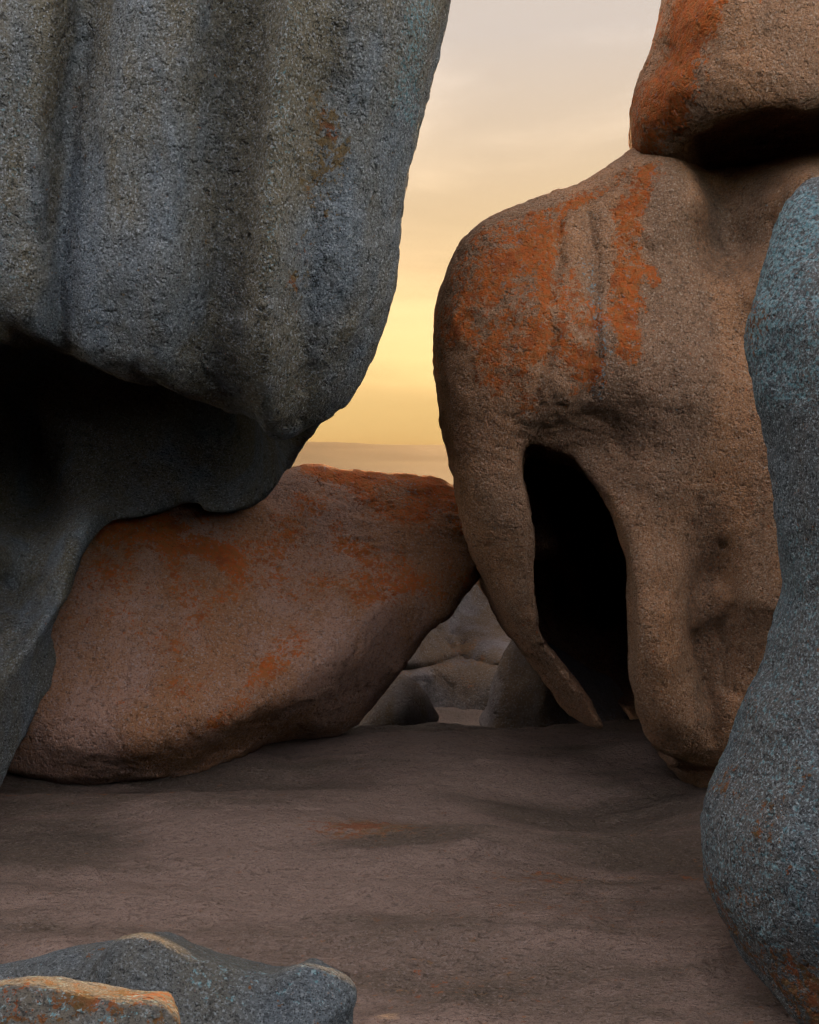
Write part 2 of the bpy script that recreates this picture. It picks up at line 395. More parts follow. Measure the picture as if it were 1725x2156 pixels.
# rounded right flank of the hood
F = smin(A, B, 0.06)
def paint(P, V, n):
    st = blobs(P, [([(505, -100), (500, 300), (470, 600), (440, 820)], 80, 0.50), ([(150, -50), (120, 200), (85, 500)], 24, 0.50), ([(720, 100), (700, 400), (690, 700)], 70, 0.33), ([(410, 0), (420, 200)], 14, 0.4), ([(800, 300), (760, 650)], 60, 0.3)])  # water streaks, partly flute shading put into the colour
    return {'stain_shade': st, 'lichen': blobs(P, [([(690, 230), (680, 420)], 50, 0.20), ([(620, 700), (650, 500)], 30, 0.15)]), 'crust': blobs(P, [([(880, -50), (850, 200)], 40, 0.42), ([(60, 200), (30, 600)], 60, 0.15), ([(640, 0), (600, 300), (560, 600)], 25, 0.25)])}
rk.finish(F, M_grey, [(0.9, 0.030, False), (0.22, 0.012, False), (0.07, 0.008, False), (0.5, 0.008, 'flake')], 2.0, 4.3, paint, (-1.9, 5.4, -0.1),
          label='huge overhanging grey boulder with vertical flutes and a black hollow underneath', cat='boulder')

# ---- hollow tan boulder on the right
RIGHT_SIL = [(1900, 290), (1780, 300), (1700, 295), (1640, 292), (1560, 292), (1480, 292), (1410, 298), (1345, 308), (1300, 342), (1250, 380), (1200, 406), (1120, 436), (1040, 468), (990, 500), (955, 542), (934, 585), (920, 630), (913, 680),
             (915, 740), (922, 805), (935, 872), (948, 940), (960, 1000), (970, 1060), (985, 1128), (1006, 1192), (1036, 1262), (1080, 1340), (1112, 1388), (1150, 1432), (1190, 1482), (1220, 1520),
             (1245, 1542), (1272, 1552), (1288, 1620), (1310, 2100), (1350, 2100), (1376, 1680), (1400, 1612), (1430, 1634), (1470, 1668), (1500, 1700), (1560, 1700), (1750, 1700), (1900, 1650)]
CAVE = [(1112, 938), (1145, 948), (1202, 968), (1256, 1010), (1296, 1070), (1318, 1132), (1331, 1200), (1329, 1300), (1333, 1400), (1342, 1470), (1356, 1530), (1372, 1570), (1400, 1600), (1432, 1640), (1450, 2000), (1190, 2000), (1195, 1572), (1235, 1546), (1258, 1542), (1272, 1534), (1262, 1516), (1240, 1486), (1210, 1444),
        (1170, 1388), (1130, 1330), (1120, 1260), (1112, 1150), (1100, 1050), (1092, 985)]
rk = Rock('hollow_boulder', (0.02, 4.9, -0.55), (2.75, 9.2, 3.75), 0.0175)
front = rk.surf([(950, 600, 5.62), (1000, 560, 5.58), (1100, 520, 5.55), (1200, 480, 5.58), (1330, 400, 5.62), (1420, 370, 5.55), (960, 760, 5.52), (1050, 700, 5.42), (1150, 650, 5.36), (1250, 620, 5.42), (1320, 620, 5.40), (1420, 600, 5.42), (1460, 420, 5.52),
                 (1540, 420, 5.90), (1530, 345, 6.10), (1600, 340, 6.10), (1680, 310, 5.95), (1540, 300, 6.3), (1640, 300, 6.3), (1560, 520, 5.72), (1500, 560, 5.56), (1590, 470, 5.62), (1620, 420, 5.5), (1690, 360, 5.4), (1640, 560, 5.32), (1720, 500, 5.2), (1800, 400, 5.2), (1560, 700, 5.42), (1480, 750, 5.34),
                 (980, 900, 5.53), (1050, 860, 5.42), (1150, 820, 5.34), (1250, 820, 5.36), (1350, 820, 5.32), (1450, 850, 5.32), (1580, 850, 5.35), (1000, 1050, 5.58), (1060, 1050, 5.54), (1150, 895, 5.44), (1220, 900, 5.52), (1300, 930, 5.50), (1180, 950, 5.60), (1370, 1000, 5.40),
                 (1050, 1200, 5.72), (1090, 1300, 5.80), (1150, 1400, 5.95), (1220, 1500, 6.05), (1360, 1150, 5.40), (1380, 1250, 5.32), (1400, 1390, 5.28), (1400, 1500, 5.36), (1440, 1200, 5.44), (1490, 1050, 5.45), (1480, 1150, 5.52), (1508, 1220, 5.56), (1495, 1330, 5.53), (1490, 1450, 5.48), (1390, 1300, 5.29), (1560, 1250, 5.32), (1600, 1200, 5.28), (1590, 1400, 5.36),
                 (1420, 1560, 5.46), (1440, 1600, 5.66), (1500, 1640, 5.78), (1480, 1560, 5.46), (1560, 1550, 5.45), (1700, 1000, 5.25), (1700, 1400, 5.3), (1500, 1000, 5.42)], 0.002)
def groove(f, pts, y, wd, dp): return f + dp * np.exp(-(rk.line(pts, y) / wd) ** 2)
front = groove(front, [(1532, 1150), (1536, 1250), (1530, 1350), (1536, 1450)], 5.45, 0.035, 0.06)
front = groove(front, [(1252, 440), (1262, 560), (1248, 640), (1252, 740), (1240, 830)], 5.42, 0.03, 0.035)
front = groove(front, [(1120, 860), (1140, 800), (1165, 700)], 5.4, 0.022, 0.03)
front = groove(front, [(1185, 460), (1178, 560), (1150, 640)], 5.5, 0.022, 0.03)
front = groove(front, [(1215, 870), (1290, 885), (1330, 960)], 5.4, 0.03, 0.03)
front = groove(front, [(1470, 1350), (1500, 1480), (1510, 1560)], 5.42, 0.05, 0.05)
F = rk.body(rk.sd(RIGHT_SIL, 6.0), front, 9.05, 6.0, r=0.11, rb=0.2, tf=0.10, tb=(0.155 * sst(0.9, 1.3, rk.P2[:, 1].reshape(rk.sh))).astype(np.float32))
zz = rk.P2[:, 1].reshape(rk.sh).astype(np.float32)
cva = rk.sd(CAVE, 5.5, 4)
cvb = rk.sd([(u + (34 if u > 1285 and v < 1600 else 0), v) for u, v in CAVE], 5.95, 4)
hole = rmax(cva[:, None, :] + 0.0 * rk.Y, rk.Y - 5.75, 0.04)
hole = smin(hole, rmax(cvb[:, None, :] + 0.0 * rk.Y, np.maximum(5.62 - rk.Y, rk.Y - (8.5 - 1.6 * sst(0.9, 1.2, zz))[:, None, :]), 0.06), 0.03)
cv2 = rk.sd([(1150, 925), (1230, 905), (1320, 930), (1400, 1000), (1440, 1120), (1440, 1400), (1400, 1500), (1345, 1518), (1300, 1520), (1268, 1502), (1228, 1450), (1184, 1380), (1150, 1300), (1140, 1100), (1136, 1000)], 7.5, 4)
hole = smin(hole, rmax(cv2[:, None, :] + 0.05 * np.abs(rk.Y - 7.5), np.maximum(6.25 - rk.Y, rk.Y - 8.7), 0.10), 0.05)
F = smax(F, -hole, 0.04)
F = smax(F, -rk.ell(1205, 935, 5.35, 0.30, 0.24, 0.14), 0.10)
def paint(P, V, n):
    li = blobs(P, [([(1365, 350), (1320, 440), (1335, 560), (1318, 650), (1308, 740)], 40, 0.54), ([(1370, 570), (1380, 600)], 18, 0.6), ([(1090, 520), (1060, 640), (1080, 740)], 95, 0.46), ([(1000, 560), (970, 690)], 60, 0.46), ([(1165, 480), (1130, 640)], 45, 0.46), ([(1200, 600), (1220, 800)], 60, 0.28), ([(1060, 760), (1100, 840)], 50, 0.36), 
                   ([(1030, 680), (1040, 840)], 26, 0.40), ([(1225, 740), (1235, 790)], 16, 0.4), ([(1200, 430), (1190, 480)], 18, 0.55), ([(930, 640), (935, 760)], 22, 0.30), ([(1000, 1220), (990, 1180)], 8, 0.2), ([(1000, 505), (1180, 425), (1330, 340)], 24, 0.40)])
    st = blobs(P, [([(1250, 460), (1262, 600), (1245, 720), (1250, 840)], 24, 0.38), ([(1160, 560), (1120, 660)], 30, 0.42), ([(1530, 350), (1530, 540)], 75, 0.52), ([(1480, 1060), (1485, 1330), (1505, 1500)], 62, 0.52), ([(1330, 340), (1240, 400)], 28, 0.45), ([(1400, 480), (1410, 900)], 60, 0.34), ([(1250, 700), (1230, 850)], 30, 0.4), ([(1480, 640), (1490, 860)], 40, 0.28), ([(1130, 560), (1100, 760)], 26, 0.4),
                   ([(1400, 1390)], 34, 0.4), ([(1330, 900), (1450, 1020)], 60, 0.30), ([(1600, 900), (1590, 1050)], 30, 0.3), ([(1390, 1540), (1500, 1600)], 40, 0.35)])
    cr = blobs(P, [([(1250, 560), (1260, 700), (1255, 830)], 20, 0.30)])
    return {'lichen': li, 'stain_shade': st, 'crust': cr}
rk.finish(F, M_tan, [(0.8, 0.030, False), (0.20, 0.013, False), (0.065, 0.009, False), (0.45, 0.009, 'flake')], 14.0, 5.45, paint, (1.4, 6.2, -0.1),
          label='big tan boulder with a black arched hollow and orange lichen streaks', cat='boulder')

# ---- boulder perched on top of it
TOP_SIL = [(1402, -5), (1388, 45), (1376, 92), (1357, 150), (1346, 205), (1342, 258), (1349, 303), (1364, 330), (1388, 339), (1425, 336), (1460, 334), (1500, 332), (1580, 330), (1660, 330), (1800, 330), (1950, 200), (1980, -100), (1850, -330), (1600, -380), (1450, -200)]
rk = Rock('perched_boulder', (1.0, 4.9, 3.0), (2.9, 7.3, 5.2), 0.0165)
front = rk.surf([(1370, 250, 5.55), (1400, 300, 5.60), (1450, 200, 5.32), (1450, 50, 5.35), (1600, 100, 5.15), (1600, 220, 5.16), (1500, 250, 5.30), (1720, 100, 5.1), (1720, 230, 5.12), (1400, 100, 5.6), (1430, -100, 5.6), (1700, -200, 5.4)], 0.002)
F = rk.body(rk.sd(TOP_SIL, 5.75), front, 7.0, 5.75, r=0.13, rb=0.6, tf=0.10, tb=0.22)
F = smax(F, -rk.ell(1620, 300, 5.60, 0.40, 0.40, 0.06), 0.05)
und = rk.sd([(1470, 340), (1500, 312), (1525, 284), (1552, 264), (1588, 254), (1625, 254), (1665, 262), (1725, 268), (1820, 270), (1900, 300), (1900, 400), (1450, 400)], 5.25, 4)
F = smax(F, -(rmax(und[:, None, :] + 0.0 * rk.Y, rk.Y - 6.15, 0.15)), 0.07)
def paint(P, V, n):
    li = blobs(P, [([(1480, -60), (1462, 40), (1440, 130), (1415, 225)], 50, 0.62), ([(1400, 120), (1380, 210)], 28, 0.42), ([(1500, 30), (1470, 150)], 24, 0.4)])
    return {'lichen': li, 'stain_shade': blobs(P, [([(1380, 320), (1440, 300)], 26, 0.35), ([(1560, 60), (1600, 160)], 70, 0.12)]), 'crust': np.zeros(len(V))}
rk.finish(F, M_tan, [(0.7, 0.03, False), (0.2, 0.013, False), (0.065, 0.009, False), (0.45, 0.008, 'flake')], 31.0, 5.25, paint, (1.9, 6.0, 3.2),
          label='tan boulder perched on the hollow boulder, orange lichen patch near its edge', cat='boulder')

# ---- reddish leaning boulder in the middle distance
MID_SIL = [(560, 996), (600, 983), (640, 978), (700, 985), (780, 993), (850, 1000), (900, 1008), (945, 1021), (995, 1055), (1024, 1110), (1036, 1170), (1032, 1205), (1010, 1238), (955, 1292), (900, 1345), (856, 1400), (822, 1458), (782, 1508),
           (742, 1545), (700, 1566), (620, 1574), (565, 1574), (525, 1584), (480, 1596), (400, 1602), (320, 1604), (220, 1610), (150, 1594), (80, 1580), (20, 1572), (-5, 1545), (20, 1490), (60, 1420), (76, 1340), (95, 1265), (125, 1185), (165, 1118), (217, 1086), (330, 1058), (450, 1028)]
rk = Rock('leaning_boulder', (-3.2, 5.4, -0.3), (0.75, 8.9, 1.95), 0.0165)
front = rk.surf([(640, 990, 7.05), (800, 1005, 7.15), (930, 1030, 7.15), (640, 1040, 6.92), (780, 1080, 6.88), (900, 1100, 6.86), (985, 1150, 6.76), (300, 1090, 6.60), (450, 1070, 6.80), (300, 1180, 6.34), (500, 1160, 6.56), (700, 1150, 6.70), (850, 1190, 6.62), (960, 1220, 6.62),
                 (200, 1300, 6.06), (350, 1300, 6.13), (500, 1290, 6.26), (640, 1270, 6.38), (790, 1285, 6.32), (690, 1385, 6.10), (570, 1468, 5.94), (450, 1515, 5.82), (300, 1545, 5.75), (150, 1555, 5.77), (150, 1430, 5.92), (300, 1430, 5.95), (440, 1410, 6.02), (560, 1370, 6.14),
                 (870, 1320, 6.48), (820, 1400, 6.50), (760, 1420, 6.40), (700, 1490, 6.36), (620, 1535, 6.40), (540, 1565, 6.30), (400, 1600, 6.02), (250, 1620, 5.90), (100, 1610, 5.92), (0, 1400, 5.95)], 0.003)
F = rk.body(rk.sd(MID_SIL, 6.55), front, 8.6, np.maximum(front, 6.2) + 0.12, r=0.10, rb=0.7, tf=0.04, tb=0.35)
def paint(P, V, n):
    li = blobs(P, [([(640, 985), (780, 1000), (900, 1018), (975, 1060)], 42, 0.70), ([(760, 1020), (840, 1070), (930, 1100)], 50, 0.46), ([(860, 1010), (985, 1090)], 45, 0.5), ([(215, 1110), (300, 1125), (400, 1150), (470, 1190)], 44, 0.58), ([(480, 1100), (900, 1180)], 130, 0.16), ([(250, 1180), (450, 1230)], 70, 0.24), ([(200, 1130), (260, 1160)], 26, 0.55),
                   ([(300, 1080), (360, 1070)], 16, 0.4), ([(340, 1190), (420, 1270)], 40, 0.30), ([(830, 1200), (870, 1240), (760, 1260)], 30, 0.34), ([(620, 1350), (560, 1400)], 34, 0.40), ([(540, 1440), (480, 1480)], 22, 0.46), ([(700, 1100), (620, 1150)], 40, 0.2), ([(250, 1300), (400, 1420)], 90, 0.12), ([(600, 1240), (750, 1190)], 40, 0.20)])
    st = blobs(P, [([(880, 1300), (800, 1380), (680, 1480)], 60, 0.30), ([(620, 1560), (420, 1600), (250, 1590)], 50, 0.30), ([(330, 1560)], 60, 0.3)])  # darker along the lower right and the base
    return {'lichen': li, 'stain_shade': st, 'crust': blobs(P, [([(780, 1010), (900, 1060), (960, 1090)], 30, 0.20), ([(250, 1110), (330, 1130)], 20, 0.15)])}
rk.finish(F, M_rose, [(0.8, 0.04, False), (0.22, 0.014, False), (0.07, 0.009, False), (0.5, 0.012, 'flake')], 47.0, 6.3, paint, (-0.9, 6.9, -0.1),
          label='long reddish-brown boulder with orange lichen leaning to the right in the centre', cat='boulder')

# ---- blue-grey boulder at the right edge, close by
EDGE_SIL = [(1800, 340), (1725, 362), (1690, 374), (1662, 400), (1640, 442), (1616, 508), (1604, 560), (1590, 620), (1576, 662), (1570, 722), (1580, 800), (1591, 852), (1610, 902), (1619, 960), (1625, 1050), (1635, 1130), (1645, 1200), (1645, 1262), (1632, 1322), (1614, 1402), (1581, 1460), (1556, 1530),
            (1535, 1598), (1502, 1658), (1482, 1718), (1475, 1792), (1478, 1862), (1491, 1902), (1532, 1992), (1582, 2062), (1642, 2112), (1740, 2170), (1900, 2230), (2200, 2200), (2300, 1700), (2300, 900), (2150, 450)]
EDGE_SIL = [(u + 17, v) for u, v in EDGE_SIL]
rk = Rock('edge_boulder', (0.85, 2.75, -0.15), (2.35, 5.2, 2.85), 0.0115)
front = rk.surf([(1700, 450, 3.55), (1640, 600, 3.5), (1725, 700, 3.3), (1600, 750, 3.55), (1680, 950, 3.35), (1660, 1100, 3.4), (1700, 1250, 3.35), (1660, 1400, 3.38), (1600, 1600, 3.36), (1540, 1750, 3.36), (1650, 1750, 3.2), (1560, 1900, 3.3), (1680, 1950, 3.16), (1640, 2050, 3.25), (1800, 2100, 3.1), (1900, 1000, 3.1), (1900, 600, 3.3), (2000, 1700, 3.0)], 0.002)
F = rk.body(rk.sd(EDGE_SIL, 3.62), front, 4.9, 3.62, r=0.12, rb=0.4, tf=0.18, tb=0.55)
def paint(P, V, n):
    li = blobs(P, [([(1610, 620), (1595, 780)], 34, 0.46), ([(1650, 600), (1625, 720)], 24, 0.38), ([(1530, 1920), (1600, 1990), (1700, 2080)], 55, 0.34), ([(1690, 1850), (1720, 2020)], 40, 0.36), ([(1590, 1850), (1560, 1880)], 18, 0.36), ([(1600, 1620), (1560, 1700)], 40, 0.24), ([(1640, 1400), (1600, 1520)], 30, 0.24), ([(1500, 1880)], 16, 0.5), ([(1650, 1700)], 120, 0.10)])
    st = blobs(P, [([(1620, 800), (1650, 1000)], 40, 0.34), ([(1600, 1480), (1640, 1600)], 50, 0.2)])
    cr = blobs(P, [([(1725, 420), (1660, 520), (1620, 620), (1590, 720)], 110, 0.52), ([(1720, 640), (1680, 800)], 70, 0.44), ([(1700, 1880), (1725, 1960)], 60, 0.50), ([(1600, 1780), (1560, 1950)], 80, 0.34), ([(1700, 1200), (1650, 1700)], 130, 0.28)])
    return {'lichen': li, 'stain_shade': st, 'crust': cr}
rk.finish(F, M_blue, [(0.6, 0.02, False), (0.17, 0.013, False), (0.05, 0.008, False), (0.3, 0.005, 'flake')], 63.0, 3.35, paint, (1.6, 3.9, 0.0),
          label='tall blue-grey boulder with a wavy outline filling the right edge', cat='boulder')

# ---- low rocks in the foreground
LOW_SIL = [(120, 2190), (150, 2120), (178, 2066), (205, 2024), (238, 1990), (262, 1984), (290, 1981), (325, 1989), (372, 2010), (420, 2031), (480, 2046), (530, 2058), (566, 2066), (598, 2053), (640, 2045), (688, 2053), (728, 2070), (748, 2092), (750, 2118), (741, 2145), (735, 2300), (760, 2600), (500, 2720), (100, 2720), (60, 2400)]
BACK_SIL = [(-300, 2100), (-120, 2062), (0, 2041), (60, 2028), (110, 2012), (165, 2004), (215, 1999), (270, 2010), (330, 2080), (360, 2400), (300, 2620), (-200, 2620), (-350, 2400)]
rk = Rock('low_boulder', (-1.35, 1.85, -0.2), (0.05, 3.0, 0.85), 0.0085)
front = rk.surf([(290, 2000, 2.27), (230, 2040, 2.28), (180, 2120, 2.30), (340, 2030, 2.24), (420, 2060, 2.24), (500, 2080, 2.24), (560, 2095, 2.26), (620, 2080, 2.22), (700, 2090, 2.24), (650, 2140, 2.19), (450, 2140, 2.18), (300, 2130, 2.20), (200, 2300, 2.2), (500, 2500, 2.15), (100, 2500, 2.25), (700, 2500, 2.2)], 0.002)
F = rk.body(rk.sd(LOW_SIL, 2.32), front, 2.8, 2.33, r=0.02, rb=0.2, tf=0.8, tb=0.40, e=0.02)
fb = rk.surf([(0, 2060, 2.47), (120, 2040, 2.46), (200, 2020, 2.46), (60, 2110, 2.40), (150, 2110, 2.40), (0, 2400, 2.3), (300, 2400, 2.4), (-200, 2200, 2.4)], 0.002)
F = smin(F, rk.body(rk.sd(BACK_SIL, 2.52), fb, 2.9, 2.53, r=0.03, rb=0.2, tf=0.5, tb=0.40, e=0.02), 0.02)
def paint(P, V, n):
    return {'lichen': blobs(P, [([(560, 2075), (640, 2065)], 14, 0.3)]), 'stain_shade': blobs(P, [([(0, 2070), (150, 2040)], 60, 0.45), ([(160, 2095), (240, 2030)], 10, 0.5), ([(330, 2060)], 60, 0.18)]), 'crust': blobs(P, [([(420, 2100), (700, 2110)], 60, 0.22)])}
rk.finish(F, M_low, [(0.35, 0.006, False), (0.1, 0.004, False), (0.035, 0.0035, False)], 71.0, 2.2, paint, (-0.6, 2.5, 0.0),
          label='low grey boulder with a pointed sunlit crest at the bottom left', cat='boulder')
SLAB_SIL = [(-300, 2120), (-120, 2092), (-20, 2083), (35, 2078), (72, 2079), (110, 2087), (160, 2097), (215, 2109), (262, 2117), (312, 2117), (345, 2127), (368, 2143), (380, 2170), (390, 2300), (420, 2700), (300, 2900), (-100, 2950), (-350, 2800)]
rk = Rock('lichened_rock', (-1.1, 1.4, -0.2), (-0.25, 2.4, 0.8), 0.0085)
front = rk.surf([(0, 2095, 1.87), (100, 2110, 1.86), (200, 2130, 1.85), (300, 2135, 1.85), (100, 2300, 1.78), (300, 2400, 1.76), (-100, 2600, 1.75), (250, 2700, 1.75), (-200, 2150, 1.9)], 0.002)
F = rk.body(rk.sd(SLAB_SIL, 1.92), front, 2.2, 1.93, r=0.012, rb=0.12, tf=1.0, tb=0.40, e=0.02)
def paint(P, V, n):
    return {'lichen': 0.25 + 0 * P[:, 0], 'stain_shade': 0 * P[:, 0], 'crust': 0.20 + 0 * P[:, 0]}
M_rust = granite('rusty_crusted_granite', (0.17, 0.175, 0.17), (0.16, 0.14, 0.11), (0.04, 0.04, 0.04), (0.33, 0.36, 0.36), lichen_a=(0.19, 0.08, 0.022), lichen_b=(0.13, 0.075, 0.022), speck=1.0, grain=120, bump=1.0)
rk.finish(F, M_rust, [(0.3, 0.005, False), (0.09, 0.004, False), (0.03, 0.003, False)], 83.0, 1.8, paint, (-0.7, 1.9, 0.0),
          label='low rock covered in rust-brown lichen in the bottom left corner', cat='rock')

# ---- rocks in the dip behind
rk = Rock('small_boulder', (-0.5, 7.6, -0.6), (0.45, 8.9, 0.25), 0.014)
F = rk.body(rk.sd([(745, 1545), (772, 1512), (795, 1475), (816, 1443), (842, 1424), (868, 1433), (892, 1458), (912, 1490), (928, 1522), (900, 1540), (850, 1560)], 8.1), rk.surf([(800, 1500, 8.0), (840, 1440, 8.1), (900, 1500, 8.05), (850, 1500, 7.9), (850, 1540, 8.0)]), 8.7, 8.1, r=0.14, rb=0.25, tf=0.1, tb=0.3)
zero = lambda P, V, n: {'lichen': 0 * P[:, 0], 'stain_shade': 0 * P[:, 0], 'crust': 0 * P[:, 0]}
rk.finish(F, M_far, [(0.4, 0.015, False), (0.1, 0.006, False)], 91.0, 8.0, zero, (0.0, 8.2, -0.35), label='small rounded boulder tucked under the right end of the leaning boulder', cat='boulder')
rk = Rock('wedge_boulder', (0.4, 7.6, -0.6), (1.9, 9.2, 0.6), 0.016)
F = rk.body(rk.sd([(1018, 1530), (1026, 1490), (1034, 1450), (1052, 1400), (1078, 1352), (1100, 1338), (1150, 1350), (1230, 1400), (1300, 1440), (1330, 1540), (1200, 1560)], 8.3), rk.surf([(1050, 1450, 8.15), (1090, 1380, 8.3), (1150, 1450, 8.0), (1100, 1500, 8.0), (1250, 1480, 8.05)]), 9.0, 8.3, r=0.10, rb=0.25, tf=0.1, tb=0.3)
rk.finish(F, M_far, [(0.5, 0.02, False), (0.12, 0.012, False)], 97.0, 8.1, lambda P, V, n: {'lichen': 0 * P[:, 0], 'stain_shade': blobs(P, [([(1100, 1380), (1200, 1480)], 60, 0.35)]), 'crust': blobs(P, [([(1040, 1440), (1070, 1380)], 20, 0.3)])}, (1.1, 8.4, -0.35),
          label='brown wedge-shaped boulder behind the hollow boulder, low in the dip', cat='boulder')
rk = Rock('rock_ledge', (-3.4, 9.2, -0.9), (3.4, 13.4, 2.5), 0.028)
front = rk.surf([(750, 1500, 9.7), (950, 1500, 9.6), (1100, 1500, 9.6), (900, 1440, 9.62), (1050, 1440, 9.62), (850, 1420, 9.66), (1050, 1415, 9.68), (900, 1385, 9.9), (1060, 1385, 9.9), (950, 1340, 10.6), (1050, 1340, 10.6), (1000, 1300, 10.95), (1040, 1260, 11.15), (1010, 1225, 11.2), (1060, 1100, 11.2), (1100, 1000, 11.2), (1250, 950, 11.2), (1200, 1300, 11.0), (1300, 1450, 9.7), (700, 1080, 9.9), (850, 1090, 9.95), (600, 1200, 9.8), (800, 1200, 9.85), (900, 1140, 10.1), (940, 1190, 10.6), (860, 1300, 9.9), (300, 1250, 9.8), (600, 1400, 9.7), (300, 1500, 9.7)], 0.002)
front += 0.14 * np.exp(-(rk.line([(700, 1412), (860, 1414), (950, 1416), (1120, 1414), (1400, 1410)], 9.65) / 0.03) ** 2)
F = rk.body(rk.sd([(100, 1640), (150, 1200), (400, 1090), (650, 1035), (850, 1018), (900, 1022), (940, 1040), (980, 1050), (1015, 980), (1060, 900), (1250, 880), (1450, 1000), (1600, 1300), (1700, 1680)], 10.3), front, 13.2, np.clip(front, 9.6, 12) + 0.1, r=0.08, rb=0.5, tf=0.0, tb=0.12)  # hidden shoulder added behind the boulders to keep low sun off the ground
rk.finish(F, M_far, [(0.7, 0.03, False), (0.16, 0.02, False), (0.6, 0.035, 'flake')], 103.0, 9.8, lambda P, V, n: {'lichen': blobs(P, [([(850, 1400), (1050, 1395)], 14, 0.25), ([(980, 1435), (1060, 1435)], 14, 0.3)]), 'stain_shade': blobs(P, [([(850, 1465), (1100, 1460)], 50, 0.55), ([(1000, 1220), (1060, 1270)], 40, 0.45)]), 'crust': 0 * P[:, 0]}, (1.0, 11.0, -0.8),
          label='broad rock ledge with a long horizontal crack behind the boulders', cat='rock ledge')

# ------------------------------------------------------------------ ground: one granite sheet falling away to the sea
def axis(a, b, h, far, g=1.13):
    mid = list(np.arange(a, b, h)); s = h; x = mid[-1]; hi = []
    while x < far: s = min(s * g, 60); x += s; hi.append(x)
    s = h; x = a; lo = []
    while x > -far: s = min(s * g, 60); x -= s; lo.append(x)
    return np.array(lo[::-1] + mid + hi)
gx = axis(-2.6, 2.4, 0.0155, 420); gy = axis(2.4, 8.0, 0.0155, 420)
X, Y = np.meshgrid(gx, gy, indexing='ij'); PX, PY = X.ravel(), Y.ravel()
def gp(u, v):
    y = EYE * FOC / (v - VH); return (u - UC) / FOC * y, y
P3 = np.stack([PX, PY, 0 * PX], 1)
r2 = PX ** 2 + PY ** 2; rr = np.sqrt(r2)
Zg = -72 * sst(40, 330, rr) - 1.5 * sst(9, 40, rr) - 8 * sst(330, 420, rr)
Zg += (3.0 + 3.6 * np.exp(-((PX + 3.5) / 5.0) ** 2)) * sst(-0.8, -5.0, PY + 0.5 * np.minimum(PX + 2.0, 0.0)) * sst(22, 9, np.abs(PX)) * sst(-60, -25, PY)   # unseen rise added behind the viewpoint to block low sky light
near = np.exp(-(np.maximum(rr - 9, 0) / 6) ** 2)
Zg = Zg + near * (0.06 * fbm(P3, 0.55, 3) + 0.048 * fbm(P3 * np.array([0.5, 1.4, 1]), 1.9, 3) + 0.014 * fbm(P3 * np.array([0.7, 1.5, 1]), 8, 3))
Zg += near * (0.006 * fbm(P3 * np.array([0.45, 1.3, 1]) + 4, 20, 2, 0.6, True))
fl = fbm(P3 * np.array([0.55, 1.0, 1]) + 17, 1.6, 5, 0.55)
Zg += near * (0.014 * sst(0.05, 0.08, fl) + 0.012 * sst(-0.16, -0.13, fl) + 0.010 * sst(0.22, 0.25, fl))      # exfoliation sheets
edge = 7.05 + 0.28 * sst(-0.5, 1.5, PX) + 0.05 * fbm(P3 * np.array([1, 0, 0]), 1.2, 3)
Zg += -0.42 * sst(0.0, 0.7, PY - edge) * np.exp(-(np.maximum(rr - 16, 0) / 8) ** 2)
for u, v, sx, sy, hz in ((400, 1720, 0.55, 0.25, 0.03), (900, 1770, 0.30, 0.10, 0.022), (770, 1905, 0.075, 0.045, 0.038), (1000, 1815, 0.16, 0.06, 0.03), (1270, 1690, 0.48, 0.42, -0.14), (1380, 1585, 0.42, 0.16, 0.10),
                         (900, 1570, 0.5, 0.2, 0.03), (600, 1640, 0.35, 0.16, -0.04), (250, 1650, 1.0, 0.30, -0.10), (1150, 1640, 0.5, 0.14, 0.035), (500, 1830, 0.5, 0.12, 0.02), (950, 1720, 0.5, 0.14, -0.04), (600, 1760, 0.5, 0.14, 0.04), (350, 1850, 0.6, 0.12, -0.04), (1050, 2000, 0.5, 0.12, 0.03), (1250, 1880, 0.4, 0.10, 0.03), (1250, 1950, 0.4, 0.08, 0.015), (1300, 1820, 0.3, 0.06, -0.015), (1150, 1790, 0.35, 0.05, 0.012), (300, 1900, 0.6, 0.12, 0.015), (1100, 2050, 0.4, 0.15, -0.02)):
    cx, cy = gp(u, v); Zg += hz * np.exp(-((PX - cx) / sx) ** 2 - ((PY - cy) / sy) ** 2)
Vg = np.stack([PX, PY, Zg], 1)
ni, nj = X.shape; idx = np.arange(ni * nj).reshape(ni, nj)
Qg = np.stack([idx[:-1, :-1].ravel(), idx[1:, :-1].ravel(), idx[1:, 1:].ravel(), idx[:-1, 1:].ravel()], 1)
GU = UC + PX / np.maximum(PY, 0.5) * FOC; GV = VH + EYE * FOC / np.maximum(PY, 0.5)
PP = np.stack([PX, PY], 1) + np.stack([fbm(P3, 2.0, 3), fbm(P3 + 7, 2.0, 3)], 1) * 0.10
def gblob(lst):
    out = np.zeros(len(PP))
    for u, v, sx, sy, s in lst:
        cx, cy = gp(u, v); out = np.maximum(out, s * np.exp(-((PP[:, 0] - cx) / sx) ** 2 - ((PP[:, 1] - cy) / sy) ** 2))
    return out
